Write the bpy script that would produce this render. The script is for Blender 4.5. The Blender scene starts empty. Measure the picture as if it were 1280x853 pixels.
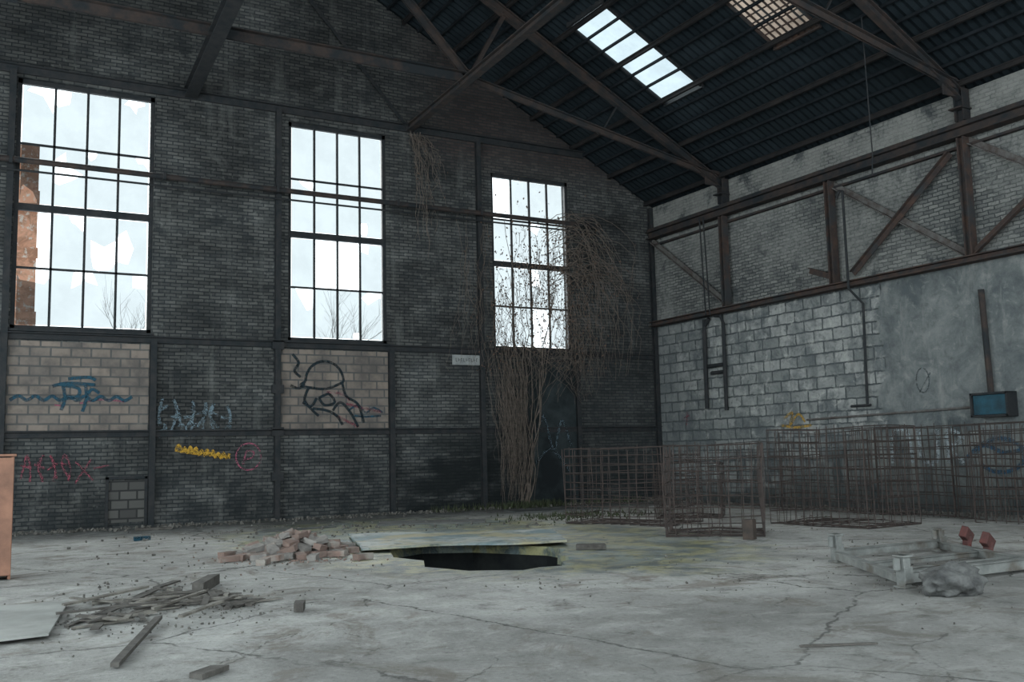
import bpy, bmesh, math, random
from mathutils import Vector, Matrix, Euler, Quaternion
random.seed(7)
COL=bpy.context.collection
V=Vector
# ---------------------------------------------------------------- camera
Fpx=1220.0; yaw=math.radians(29.4); pit=math.radians(6.6); rol=math.radians(1.35)
fw=V((math.sin(yaw)*math.cos(pit), math.cos(yaw)*math.cos(pit), math.sin(pit)))
r0=V((math.cos(yaw),-math.sin(yaw),0)); u0=r0.cross(fw)
rt=r0*math.cos(rol)-u0*math.sin(rol); upv=u0*math.cos(rol)+r0*math.sin(rol)
cam=bpy.data.cameras.new("camera"); cam.sensor_width=36; cam.lens=Fpx/1280*36; cam.clip_end=300
co=bpy.data.objects.new("camera",cam); COL.objects.link(co)
M=Matrix((rt,upv,-fw)).transposed().to_4x4(); M.translation=V((-17.781,-22.889,1.4)); co.matrix_world=M
bpy.context.scene.camera=co
bpy.context.scene.view_settings.view_transform='Standard'
# ---------------------------------------------------------------- material helpers
class NT:
    def __init__(s,name):
        s.m=bpy.data.materials.new(name); s.m.use_nodes=True; s.t=s.m.node_tree; s.t.nodes.clear()
        s.out=s.t.nodes.new("ShaderNodeOutputMaterial")
        s.tc=s.t.nodes.new("ShaderNodeTexCoord"); s.obj=s.tc.outputs['Object']
        s.geo=s.t.nodes.new("ShaderNodeNewGeometry"); s.pos=s.geo.outputs['Position']
    def set(s,sock,v):
        if hasattr(v,'is_linked'): s.t.links.new(v,sock)
        else:
            try: sock.default_value=v
            except Exception:
                sock.default_value=(v[0],v[1],v[2],1) if len(v)==3 else v
    def noise(s,vec,scale,detail=4,rough=.55,dist=0):
        n=s.t.nodes.new("ShaderNodeTexNoise"); s.set(n.inputs['Vector'],vec); n.inputs['Scale'].default_value=scale
        n.inputs['Detail'].default_value=detail; n.inputs['Roughness'].default_value=rough; n.inputs['Distortion'].default_value=dist
        return n.outputs['Fac']
    def math(s,op,a,b=0.0,clamp=False):
        n=s.t.nodes.new("ShaderNodeMath"); n.operation=op; n.use_clamp=clamp; s.set(n.inputs[0],a); s.set(n.inputs[1],b); return n.outputs[0]
    def ramp(s,f,stops):
        n=s.t.nodes.new("ShaderNodeMapRange"); n.clamp=True
        s.set(n.inputs['Value'],f); n.inputs['From Min'].default_value=stops[0]; n.inputs['From Max'].default_value=stops[1]
        n.inputs['To Min'].default_value=stops[2]; n.inputs['To Max'].default_value=stops[3]; return n.outputs[0]
    def mix(s,f,a,b,mode='MIX'):
        n=s.t.nodes.new("ShaderNodeMix"); n.data_type='RGBA'; n.blend_type=mode; n.clamp_factor=True
        s.set(n.inputs[0],f); s.set(n.inputs[6],c4(a) if isinstance(a,tuple) else a); s.set(n.inputs[7],c4(b) if isinstance(b,tuple) else b); return n.outputs[2]
    def gray(s,f):
        n=s.t.nodes.new("ShaderNodeCombineColor"); 
        for i in range(3): s.set(n.inputs[i],f)
        return n.outputs[0]
    def sep(s,vec):
        n=s.t.nodes.new("ShaderNodeSeparateXYZ"); s.set(n.inputs[0],vec); return n.outputs
    def comb(s,x,y,z=0.0):
        n=s.t.nodes.new("ShaderNodeCombineXYZ"); s.set(n.inputs[0],x); s.set(n.inputs[1],y); s.set(n.inputs[2],z); return n.outputs[0]
    def brick(s,vec,w,h,mort,c1,c2,cm,bias=0.0,smooth=.2):
        n=s.t.nodes.new("ShaderNodeTexBrick"); s.set(n.inputs['Vector'],vec); n.inputs['Scale'].default_value=1
        n.inputs['Brick Width'].default_value=w; n.inputs['Row Height'].default_value=h; n.inputs['Mortar Size'].default_value=mort
        n.inputs['Mortar Smooth'].default_value=smooth; n.inputs['Bias'].default_value=bias
        n.inputs['Color1'].default_value=c4(c1); n.inputs['Color2'].default_value=c4(c2); n.inputs['Mortar'].default_value=c4(cm)
        return n.outputs['Color'],n.outputs['Fac']
    def bsdf(s,col,rough=.85,metal=0.0,bump=None,bs=.4,bd=.02,spec=.3):
        b=s.t.nodes.new("ShaderNodeBsdfPrincipled"); s.set(b.inputs['Base Color'],c4(col) if isinstance(col,tuple) else col)
        s.set(b.inputs['Roughness'],rough); s.set(b.inputs['Metallic'],metal); b.inputs['Specular IOR Level'].default_value=spec
        if bump is not None:
            n=s.t.nodes.new("ShaderNodeBump"); n.inputs['Strength'].default_value=bs; n.inputs['Distance'].default_value=bd
            s.set(n.inputs['Height'],bump); s.t.links.new(n.outputs[0],b.inputs['Normal'])
        s.t.links.new(b.outputs[0],s.out.inputs[0]); s.b=b; return s.m
def c4(c): return (c[0],c[1],c[2],1.0)
def noisy(name,c1,c2,scale=3,rough=.8,metal=0.0,bs=.4,c3=None,lo=.35,hi=.65,spec=.3):
    n=NT(name); f=n.noise(n.pos,scale,6,.65); col=n.mix(n.ramp(f,(lo,hi,0,1)),c1,c2)
    if c3:
        g=n.noise(n.pos,scale*.35,4,.6); col=n.mix(n.ramp(g,(.5,.62,0,1)),col,c3)
    h=n.noise(n.pos,scale*8,4)
    return n.bsdf(col,rough,metal,h,bs,.01,spec)
M_rust=noisy("rusty_steel",(.024,.025,.027),(.058,.041,.035),4,.8,.0,.5,(.021,.024,.027),spec=.2)
M_rustL=noisy("rust_patched_steel",(.080,.050,.040),(.036,.032,.032),5,.8,.0,.5,(.040,.042,.044),spec=.2)
M_dark=noisy("dark_steel",(.016,.020,.023),(.034,.033,.034),5,.7,.0,.4,spec=.2)
M_paleSteel=noisy("pale_worn_steel",(.13,.125,.12),(.065,.05,.045),6,.7,.0,.4)
M_wire=noisy("rusted_wire",(.065,.046,.040),(.034,.029,.028),8,.85,0,.2)
M_roof=noisy("sooty_corrugated_sheet",(.009,.013,.016),(.019,.026,.031),1.2,.9,.0,.3,(.013,.018,.021),spec=.08)
M_batten=noisy("roof_batten_wood",(.011,.013,.015),(.020,.023,.027),3,.9,spec=.05)
M_purlin=noisy("roof_purlin_steel",(.014,.015,.017),(.031,.027,.026),3,.85,spec=.1)
M_wood=noisy("weathered_wood",(.10,.090,.078),(.22,.205,.18),7,.85,0,.6,(.07,.062,.055))
M_woodD=noisy("dark_rotten_wood",(.045,.040,.036),(.10,.092,.083),7,.9,0,.6)
M_ply=noisy("dusty_plywood",(.27,.275,.26),(.20,.20,.19),2.5,.85,0,.3,(.31,.31,.295))
M_brickP=noisy("broken_red_brick",(.22,.145,.12),(.155,.115,.10),6,.9,0,.8,(.27,.245,.22))
M_brickG=noisy("dusty_grey_brick",(.25,.23,.21),(.15,.138,.13),6,.9,0,.8)
M_red=noisy("dull_red_painted_steel",(.10,.034,.030),(.05,.028,.026),7,.8)
M_frame=noisy("pale_grey_painted_steel",(.20,.205,.195),(.12,.125,.12),6,.6,0,.3,(.095,.085,.073))
M_orange=noisy("faded_red_brown_board",(.30,.15,.10),(.18,.095,.066),3,.7,0,.3)
M_stone=noisy("crumpled_grey_sack",(.14,.14,.135),(.055,.055,.055),6,.95,0,.9)
M_rub=noisy("rubble_grit",(.16,.15,.135),(.06,.055,.05),6,.95)
M_vine=noisy("dead_vine_stem",(.15,.12,.10),(.075,.062,.053),9,.9)
M_leaf=noisy("dry_brown_leaf",(.14,.088,.064),(.07,.049,.039),9,.9)
M_weed=noisy("low_green_weed",(.055,.066,.033),(.028,.034,.018),9,.9)
M_bark=noisy("bare_bark",(.34,.33,.32),(.26,.25,.24),9,.9)
M_doorm=noisy("dark_metal_door",(.015,.020,.022),(.036,.045,.048),2,.7,0,.3,(.012,.015,.017),spec=.15)  # dark tone for the panel filling the dark doorway area
M_blue=noisy("blue_screen_panel",(.018,.085,.12),(.012,.035,.05),3,.4)
M_sign=noisy("dirty_white_enamel",(.32,.33,.32),(.20,.21,.21),6,.6)
M_txt=noisy("dark_lettering",(.05,.05,.055),(.08,.08,.085),6,.7)
def paint(name,c,cov=.25):
    n=NT(name); f=n.noise(n.pos,14,5,.7); g=n.noise(n.pos,2.5,4,.6)
    n.bsdf(c,.75); t=n.t.nodes.new("ShaderNodeBsdfTransparent"); m=n.t.nodes.new("ShaderNodeMixShader")
    fac=n.math('ADD',n.ramp(f,(.40,.62,0,.55)),n.math('ADD',n.ramp(g,(.42,.62,0,.35)),cov-.25),True)
    n.t.links.new(fac,m.inputs[0]); n.t.links.new(n.b.outputs[0],m.inputs[1]); n.t.links.new(t.outputs[0],m.inputs[2]); n.t.links.new(m.outputs[0],n.out.inputs[0]); return n.m
P_blue=paint("teal_blue_spray",(.012,.055,.085),.08); P_black=paint("black_spray",(.008,.018,.024),.02); P_pink=paint("pink_spray",(.32,.09,.14),.35)
P_red=paint("red_spray",(.24,.055,.08),.38); P_yel=paint("orange_yellow_spray_bright",(.50,.29,.035),.2); P_org=paint("orange_yellow_spray",(.42,.25,.045),.3); P_wht=paint("faded_pale_blue_spray",(.16,.215,.25),.48)
# ---- back wall
n=NT("sooty_brick_wall"); s=n.sep(n.pos)
wob=n.noise(n.pos,2.0,3); vec2=n.comb(n.math('ADD',s[0],n.math('MULTIPLY',wob,.05)),n.math('ADD',s[2],n.math('MULTIPLY',wob,.04)))
c,f=n.brick(vec2,.25,.083,.012,(.125,.124,.118),(.062,.064,.064),(.034,.039,.042))
big=n.noise(n.pos,.35,6,.6); med=n.noise(n.pos,1.6,6,.65,.5); fine=n.noise(n.pos,7,4,.6)
hz=n.noise(n.comb(n.math('MULTIPLY',s[0],.5),n.math('MULTIPLY',s[2],2.2)),1.1,5,.65)
vt=n.noise(n.comb(n.math('MULTIPLY',s[0],2.6),n.math('MULTIPLY',s[2],.35)),1.0,5,.6)
c=n.mix(1.0,c,n.gray(n.ramp(big,(.36,.66,.5,1.25))),'MULTIPLY')
c=n.mix(1.0,c,n.gray(n.ramp(hz,(.32,.66,.7,1.2))),'MULTIPLY')
c=n.mix(n.ramp(vt,(.56,.70,0,.35)),c,(.165,.168,.16))
c=n.mix(n.ramp(vt,(.42,.30,0,.4)),c,(.028,.032,.035))
c=n.mix(n.ramp(med,(.56,.72,0,.4)),c,(.16,.162,.155))
c=n.mix(n.ramp(med,(.46,.32,0,.65)),c,(.024,.028,.031))
sp=n.noise(vec2,9,2,.5); c=n.mix(n.math('MULTIPLY',n.ramp(sp,(.60,.70,0,.4)),n.ramp(hz,(.45,.62,0,1))),c,(.22,.22,.205))
zone=n.math('MULTIPLY',n.ramp(s[0],(-8.2,-6.5,0,1)),n.ramp(s[2],(8.8,9.6,0,1)))
cr,_=n.brick(vec2,.25,.083,.014,(.070,.048,.044),(.040,.033,.032),(.040,.041,.043))
c=n.mix(n.math('MULTIPLY',zone,.8),c,cr)
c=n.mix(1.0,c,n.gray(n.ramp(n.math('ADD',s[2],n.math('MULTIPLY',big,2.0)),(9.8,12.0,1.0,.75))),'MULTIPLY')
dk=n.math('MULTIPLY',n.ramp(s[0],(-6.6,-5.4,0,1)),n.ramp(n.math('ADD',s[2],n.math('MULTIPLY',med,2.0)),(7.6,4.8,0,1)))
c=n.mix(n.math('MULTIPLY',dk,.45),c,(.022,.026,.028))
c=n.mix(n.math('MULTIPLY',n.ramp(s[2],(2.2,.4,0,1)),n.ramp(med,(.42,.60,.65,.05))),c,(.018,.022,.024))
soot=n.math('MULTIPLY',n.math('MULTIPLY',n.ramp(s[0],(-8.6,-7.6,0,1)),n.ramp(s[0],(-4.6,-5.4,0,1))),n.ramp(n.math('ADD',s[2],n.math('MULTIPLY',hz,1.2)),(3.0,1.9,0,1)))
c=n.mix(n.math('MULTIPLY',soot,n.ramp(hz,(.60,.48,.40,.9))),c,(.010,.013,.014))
h=n.math('SUBTRACT',n.math('ADD',n.math('MULTIPLY',fine,.7),n.math('MULTIPLY',med,.8)),f)
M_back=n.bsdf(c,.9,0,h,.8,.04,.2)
# ---- right wall
n=NT("whitewashed_block_wall"); s=n.sep(n.pos); w1=n.noise(n.pos,1.1,4); w2=n.noise(n.pos,5,3)
zz=n.math('ADD',s[2],n.math('MULTIPLY',w2,.07))
vb=n.comb(n.math('ADD',s[1],n.math('MULTIPLY',w2,.07)),zz)
blk,fb=n.brick(vb,.58,.28,.022,(.38,.38,.365),(.20,.21,.205),(.085,.095,.10),smooth=.5)
brk,fk=n.brick(vb,.25,.083,.012,(.22,.22,.205),(.11,.112,.11),(.06,.064,.066))
med=n.noise(n.pos,1.3,7,.70,.5); big=n.noise(n.pos,.45,5,.6); fin=n.noise(n.pos,9,5,.65); m2=n.noise(n.pos,3.2,6,.7,.4)
stk=n.noise(n.comb(n.math('MULTIPLY',s[1],3.5),n.math('MULTIPLY',s[2],.5)),1.0,5,.65)
brk=n.mix(n.math('MULTIPLY',n.ramp(big,(.42,.58,0,.75)),n.ramp(fin,(.35,.55,.4,1))),brk,(.25,.25,.235)); brk=n.mix(n.ramp(med,(.46,.34,0,.75)),brk,(.040,.046,.050)); brk=n.mix(n.ramp(m2,(.55,.68,0,.5)),brk,(.065,.07,.07))
brk=n.mix(n.math('MULTIPLY',n.ramp(s[2],(7.9,8.0,0,.5)),n.ramp(med,(.40,.55,0,1))),brk,(.27,.265,.245))
blk=n.mix(n.ramp(med,(.54,.38,0,.8)),blk,(.095,.108,.115)); blk=n.mix(n.ramp(m2,(.55,.66,0,.6)),blk,(.50,.495,.465)); blk=n.mix(n.ramp(m2,(.46,.34,0,.7)),blk,(.075,.085,.09))
blk=n.mix(n.ramp(stk,(.54,.66,0,.5)),blk,(.12,.13,.132)); blk=n.mix(n.ramp(fin,(.58,.70,0,.5)),blk,(.07,.075,.08))
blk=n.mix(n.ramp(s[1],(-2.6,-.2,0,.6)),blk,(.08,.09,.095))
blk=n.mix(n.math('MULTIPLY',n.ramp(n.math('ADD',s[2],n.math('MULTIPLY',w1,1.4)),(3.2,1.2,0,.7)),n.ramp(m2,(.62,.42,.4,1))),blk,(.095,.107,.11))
pla=n.mix(n.ramp(med,(.36,.64,0,1)),(.095,.108,.113),(.21,.22,.215)); pla=n.mix(n.ramp(m2,(.52,.66,0,.6)),pla,(.085,.092,.095)); pla=n.mix(n.ramp(m2,(.46,.36,0,.5)),pla,(.29,.29,.275)); pla=n.mix(n.ramp(stk,(.55,.68,0,.45)),pla,(.30,.30,.285))
yy=n.math('ADD',s[1],n.math('MULTIPLY',w1,1.0))
pm=n.ramp(yy,(-7.55,-7.62,0,1))
low=n.mix(pm,blk,pla)
lz=n.math('ADD',s[2],n.math('MULTIPLY',w1,1.6))
lz=n.math('ADD',lz,n.ramp(s[1],(-4.5,-7.5,.4,-.9)))
lm=n.ramp(lz,(1.75,1.5,0,1))
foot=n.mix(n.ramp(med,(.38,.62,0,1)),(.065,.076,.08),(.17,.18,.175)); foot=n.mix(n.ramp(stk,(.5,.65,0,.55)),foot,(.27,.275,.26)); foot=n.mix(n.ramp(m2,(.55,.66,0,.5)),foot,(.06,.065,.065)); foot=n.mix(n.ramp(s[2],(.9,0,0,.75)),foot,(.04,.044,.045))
low=n.mix(lm,low,foot)
um=n.ramp(s[2],(5.05,5.1,0,1)); c=n.mix(um,low,brk)
fsel=n.math('MULTIPLY',n.math('MAXIMUM',n.math('MULTIPLY',fb,n.math('SUBTRACT',1.0,um)),n.math('MULTIPLY',fk,um)),n.math('SUBTRACT',1.0,n.math('MULTIPLY',n.math('MAXIMUM',pm,lm),n.math('SUBTRACT',1.0,um))))
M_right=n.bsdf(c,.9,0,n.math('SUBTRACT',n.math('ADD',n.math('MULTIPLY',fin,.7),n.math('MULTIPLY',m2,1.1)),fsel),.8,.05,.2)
# ---- floor
n=NT("dusty_cracked_concrete"); s=n.sep(n.pos)
a=n.noise(n.pos,.45,6,.62,.3); b=n.noise(n.pos,2.2,9,.74,.4); fi=n.noise(n.pos,22,6,.75); b2=n.noise(n.pos,.9,9,.72,1.2)
c=n.mix(n.ramp(a,(.36,.62,0,1)),(.235,.23,.218),(.38,.375,.358))
c=n.mix(n.ramp(b,(.53,.68,0,.7)),c,(.50,.49,.465)); c=n.mix(n.ramp(b,(.47,.30,0,.9)),c,(.11,.105,.097))
c=n.mix(n.ramp(b2,(.54,.63,0,.75)),c,(.15,.130,.108))
c=n.mix(n.ramp(b2,(.42,.34,0,.5)),c,(.45,.44,.41))
c=n.mix(n.ramp(fi,(.55,.66,0,.65)),c,(.09,.085,.077)); c=n.mix(n.ramp(fi,(.44,.34,0,.4)),c,(.56,.55,.52))
br=n.noise(n.pos,.8,5,.6,.6)
bp=n.noise(n.pos,.65,7,.7,2.0); c=n.mix(n.math('MULTIPLY',n.ramp(bp,(.57,.64,0,.65)),n.ramp(b,(.35,.6,.5,1))),c,(.135,.105,.083))
def cracks(scale,w0,mixf):
    wn=n.t.nodes.new("ShaderNodeTexNoise"); wn.inputs['Scale'].default_value=1.6; wn.inputs['Detail'].default_value=8; wn.inputs['Roughness'].default_value=.65; n.t.links.new(n.pos,wn.inputs['Vector'])
    mm=n.t.nodes.new("ShaderNodeMix"); mm.data_type='VECTOR'; mm.inputs[0].default_value=mixf; n.t.links.new(n.pos,mm.inputs[4]); n.t.links.new(wn.outputs['Color'],mm.inputs[5])
    vo=n.t.nodes.new("ShaderNodeTexVoronoi"); vo.feature='DISTANCE_TO_EDGE'; vo.inputs['Scale'].default_value=scale; n.t.links.new(mm.outputs[1],vo.inputs['Vector'])
    return n.ramp(vo.outputs['Distance'],(w0,w0*.3,0,1))
k1=cracks(.42,.006,.3); k2=n.math('MULTIPLY',cracks(1.0,.008,.3),n.ramp(b2,(.48,.58,0,.8)))
cr=n.math('MAXIMUM',n.math('MULTIPLY',k1,n.ramp(br,(.38,.48,.0,1))),k2)
c=n.mix(n.math('MULTIPLY',cr,.8),c,(.05,.047,.043))
dx=n.math('ADD',s[0],10.3); dy=n.math('ADD',s[1],7.6)
dd=n.math('SQRT',n.math('ADD',n.math('MULTIPLY',n.math('MULTIPLY',dx,dx),.45),n.math('MULTIPLY',n.math('MULTIPLY',dy,dy),.15)))
dd=n.math('ADD',dd,n.math('MULTIPLY',b2,2.2)); dm=n.ramp(dd,(3.7,3.1,0,1))
dampc=n.mix(n.ramp(b,(.44,.56,0,1)),(.030,.052,.055),(.24,.225,.10)); dampc=n.mix(n.ramp(b2,(.50,.56,0,.6)),dampc,(.18,.235,.245))
c=n.mix(n.math('MULTIPLY',dm,.9),c,dampc)
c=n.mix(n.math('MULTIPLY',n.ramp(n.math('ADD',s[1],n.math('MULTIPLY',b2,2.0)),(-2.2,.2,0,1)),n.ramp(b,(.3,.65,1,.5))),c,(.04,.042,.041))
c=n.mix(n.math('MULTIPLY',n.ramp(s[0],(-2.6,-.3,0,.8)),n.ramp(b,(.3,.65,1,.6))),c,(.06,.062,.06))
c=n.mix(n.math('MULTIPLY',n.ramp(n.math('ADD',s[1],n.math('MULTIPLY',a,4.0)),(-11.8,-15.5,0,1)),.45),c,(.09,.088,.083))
hh=n.math('SUBTRACT',n.math('ADD',n.math('MULTIPLY',fi,.45),b),n.math('MULTIPLY',cr,.6))
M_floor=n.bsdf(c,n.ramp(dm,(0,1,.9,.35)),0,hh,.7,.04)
M_pit=noisy("dark_pit_side",(.018,.020,.019),(.008,.009,.010),3,.9,spec=.1)  # near-black colour makes the pit read as a dark hole
# ---- panels
n=NT("tan_block_infill"); s=n.sep(n.pos); vec=n.comb(s[0],s[2])
c,f=n.brick(vec,.40,.205,.02,(.235,.19,.16),(.155,.132,.118),(.085,.085,.083)); md=n.noise(n.pos,1.5,6,.65); fn=n.noise(n.pos,8,4)
c=n.mix(n.ramp(md,(.54,.38,0,.75)),c,(.085,.078,.074)); c=n.mix(n.ramp(md,(.55,.7,0,.4)),c,(.28,.245,.215))
M_panel=n.bsdf(c,.9,0,n.math('SUBTRACT',n.math('MULTIPLY',fn,.4),f),.6,.03)
# ---- plate
n=NT("stained_pale_steel_sheet"); a=n.noise(n.pos,1.0,7,.66,.9); b=n.noise(n.pos,4,6,.7); b3=n.noise(n.pos,.55,5,.6,.5)
c=n.mix(n.ramp(a,(.42,.56,0,1)),(.085,.14,.16),(.28,.30,.285)); c=n.mix(n.ramp(b3,(.46,.56,0,.8)),c,(.28,.24,.12)); c=n.mix(n.ramp(b,(.53,.64,0,.8)),c,(.05,.065,.062)); c=n.mix(n.ramp(b,(.42,.32,0,.5)),c,(.32,.32,.285))
M_plate=n.bsdf(c,.6,0,b,.3,.01,.3)
# ---- glass
def glassmat(name,trans,diff,fac,spots):
    n=NT(name); f=n.noise(n.pos,1.4,5,.6)
    col=n.mix(n.ramp(f,(.4,.65,0,1)),trans,tuple(x*spots for x in trans))
    t=n.t.nodes.new("ShaderNodeBsdfTransparent"); n.t.links.new(col,t.inputs[0])
    d=n.t.nodes.new("ShaderNodeBsdfDiffuse"); d.inputs[0].default_value=c4(diff)
    m=n.t.nodes.new("ShaderNodeMixShader"); m.inputs[0].default_value=fac
    n.t.links.new(t.outputs[0],m.inputs[1]); n.t.links.new(d.outputs[0],m.inputs[2]); n.t.links.new(m.outputs[0],n.out.inputs[0]); return n.m
M_glass=glassmat("dirty_window_glass",(.345,.36,.365),(.3,.33,.34),.08,.92)
M_sky=glassmat("dirty_skylight_glass",(.33,.37,.39),(.3,.33,.34),.10,.85)
M_sky2=glassmat("stained_fibre_skylight",(.26,.20,.16),(.25,.2,.16),.3,.4)
# ---------------------------------------------------------------- geometry helpers
def face(bm,pts):
    vs=[bm.verts.new(p) for p in pts]
    return bm.faces.new(vs)
def hexa(bm,c8):
    v=[bm.verts.new(p) for p in c8]
    for q in ((0,3,2,1),(4,5,6,7),(0,1,5,4),(1,2,6,5),(2,3,7,6),(3,0,4,7)): bm.faces.new([v[i] for i in q])
def box(bm,c,s,rot=None):
    c=V(c); R_=rot.to_matrix() if rot is not None else Matrix.Identity(3)
    h=[(-1,-1,-1),(1,-1,-1),(1,1,-1),(-1,1,-1),(-1,-1,1),(1,-1,1),(1,1,1),(-1,1,1)]
    hexa(bm,[c+R_@V((a*s[0]/2,b*s[1]/2,d*s[2]/2)) for a,b,d in h])
def bar(bm,p1,p2,w,h,up=(0,0,1),ox=0,oz=0):
    p1=V(p1);p2=V(p2); d=(p2-p1).normalized(); u=V(up)
    if abs(d.dot(u))>.98: u=V((1,0,0))
    x=d.cross(u).normalized(); z=x.cross(d).normalized()
    o=x*ox+z*oz
    hexa(bm,[p1+o-x*w/2-z*h/2,p1+o+x*w/2-z*h/2,p2+o+x*w/2-z*h/2,p2+o-x*w/2-z*h/2,p1+o-x*w/2+z*h/2,p1+o+x*w/2+z*h/2,p2+o+x*w/2+z*h/2,p2+o-x*w/2+z*h/2])
def ibeam(bm,p1,p2,w,h,up=(0,0,1),t=.025):
    bar(bm,p1,p2,w,t,up,0,h/2-t/2); bar(bm,p1,p2,w,t,up,0,-h/2+t/2); bar(bm,p1,p2,t,h-2*t,up)
def lbeam(bm,p1,p2,w,h,up=(0,0,1),t=.02):
    bar(bm,p1,p2,w,t,up,0,h/2-t/2); bar(bm,p1,p2,t,h-t,up,-w/2+t/2,-t/2)
def dbl(bm,p1,p2,w,h,up=(0,0,1),t=.02):
    bar(bm,p1,p2,w,t,up,0,h/2-t/2); bar(bm,p1,p2,t,h-t,up,-.025,-t/2); bar(bm,p1,p2,t,h-t,up,.025,-t/2)
def tube(bm,pts,r,seg=6,taper=None):
    pts=[V(p) for p in pts]; rings=[]
    for i,p in enumerate(pts):
        d=(pts[min(i+1,len(pts)-1)]-pts[max(i-1,0)])
        if d.length<1e-6: d=V((0,0,1))
        d.normalize(); u=V((0,0,1)) if abs(d.z)<.9 else V((1,0,0))
        x=d.cross(u).normalized(); y=x.cross(d).normalized()
        rr=r if taper is None else r+(taper-r)*i/(len(pts)-1)
        rings.append([bm.verts.new(p+(x*math.cos(2*math.pi*k/seg)+y*math.sin(2*math.pi*k/seg))*rr) for k in range(seg)])
    for a,b in zip(rings,rings[1:]):
        for k in range(seg): bm.faces.new((a[k],a[(k+1)%seg],b[(k+1)%seg],b[k]))
    bm.faces.new(rings[0][::-1]); bm.faces.new(rings[-1])
def prismXZ(bm,poly,y0,y1):
    a=[bm.verts.new((x,y0,z)) for x,z in poly]; b=[bm.verts.new((x,y1,z)) for x,z in poly]; n=len(poly)
    bm.faces.new(a); bm.faces.new(b[::-1])
    for i in range(n): bm.faces.new((a[i],b[i],b[(i+1)%n],a[(i+1)%n]))
def prismYZ(bm,poly,x0,x1):
    a=[bm.verts.new((x0,y,z)) for y,z in poly]; b=[bm.verts.new((x1,y,z)) for y,z in poly]; n=len(poly)
    bm.faces.new(a); bm.faces.new(b[::-1])
    for i in range(n): bm.faces.new((a[i],b[i],b[(i+1)%n],a[(i+1)%n]))
def mk(name,bm,mat,parent=None,origin=None,smooth=False,bevel=0):
    bmesh.ops.recalc_face_normals(bm,faces=bm.faces[:])
    o=V((0,0,0))
    if parent is not None: o=V(parent["_o"])
    elif origin is not None: o=V(origin)
    bmesh.ops.translate(bm,verts=bm.verts[:],vec=-o)
    me=bpy.data.meshes.new(name); bm.to_mesh(me); bm.free()
    for m in (mat if isinstance(mat,list) else [mat]): me.materials.append(m)
    ob=bpy.data.objects.new(name,me); COL.objects.link(ob)
    if parent is not None: ob.parent=parent
    else: ob.location=o; ob["_o"]=tuple(o)
    if smooth:
        for p in me.polygons: p.use_smooth=True
    if bevel:
        b=ob.modifiers.new("bevel",'BEVEL'); b.width=bevel; b.segments=1
    return ob
def empty(name,loc):
    e=bpy.data.objects.new(name,None); e.empty_display_size=.2; e.location=loc; e["_o"]=tuple(loc); COL.objects.link(e); return e
def tag(o,label,cat,group=None):
    o["label"]=label; o["category"]=cat
    if group: o["group"]=group
    return o
def struct(o,label=None):
    o["kind"]="structure"
    if label: o["label"]=label
    return o
RZ=lambda x: 8.68-.53*x if x>-12.6 else 8.68+.53*12.6+.53*(x+12.6)
# ---------------------------------------------------------------- walls
W=[(-17.0,-14.17,4.26,9.77),(-11.05,-8.49,4.22,9.68),(-5.43,-2.92,4.2,9.08)]
bm=bmesh.new()
xb=[-25.2,-17.0,-14.17,-12.6,-11.05,-8.49,-5.43,-2.92,0.3]
for a,b in zip(xb,xb[1:]):
    w=[q for q in W if abs(q[0]-a)<.01]
    if w:
        w=w[0]; prismXZ(bm,[(a,-.3),(b,-.3),(b,w[2]),(a,w[2])],0,.38); prismXZ(bm,[(a,w[3]),(b,w[3]),(b,RZ(b)),(a,RZ(a))],0,.38)
    else: prismXZ(bm,[(a,-.3),(b,-.3),(b,RZ(b)),(a,RZ(a))],0,.38)
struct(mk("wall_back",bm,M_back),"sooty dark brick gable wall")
bm=bmesh.new()
for a,b,c0,c1 in [(-26,-5.85,-.3,8.62),(-5.65,0,-.3,8.62),(-5.85,-5.65,-.3,5.3),(-5.85,-5.65,5.52,8.62)]:
    prismYZ(bm,[(a,c0),(b,c0),(b,c1),(a,c1)],0,.3)
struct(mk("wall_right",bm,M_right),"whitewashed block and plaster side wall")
# ---------------------------------------------------------------- floor with pit
pit_poly=[(-12.1,-8.9),(-12.45,-9.9),(-12.3,-10.6),(-12.6,-11.3),(-12.35,-12.05),(-12.1,-12.2),(-11.8,-12.42),(-11.5,-12.3),(-11.15,-12.35),(-10.95,-11.95),(-10.6,-11.7),(-10.55,-11.2),(-10.1,-10.7),(-10.05,-10.1),(-10.7,-8.9),(-11.4,-8.5)]
bm=bmesh.new()
ov=[bm.verts.new(p+(0,)) for p in [(-25.2,-26),(0.3,-26),(0.3,0.3),(-25.2,0.3)]]
pv=[bm.verts.new(p+(0,)) for p in pit_poly]
ed=[bm.edges.new((l[i],l[(i+1)%len(l)])) for l in (ov,pv) for i in range(len(l))]
bmesh.ops.triangle_fill(bm,use_beauty=True,use_dissolve=False,edges=ed)
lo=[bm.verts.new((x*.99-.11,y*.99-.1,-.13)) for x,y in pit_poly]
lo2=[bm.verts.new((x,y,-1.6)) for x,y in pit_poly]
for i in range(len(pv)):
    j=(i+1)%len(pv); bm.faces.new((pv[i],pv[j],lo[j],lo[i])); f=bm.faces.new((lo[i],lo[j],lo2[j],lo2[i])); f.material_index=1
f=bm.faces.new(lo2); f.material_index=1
fl=mk("floor",bm,[M_floor,M_pit]); struct(fl,"cracked dusty concrete floor with open pit")
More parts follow.
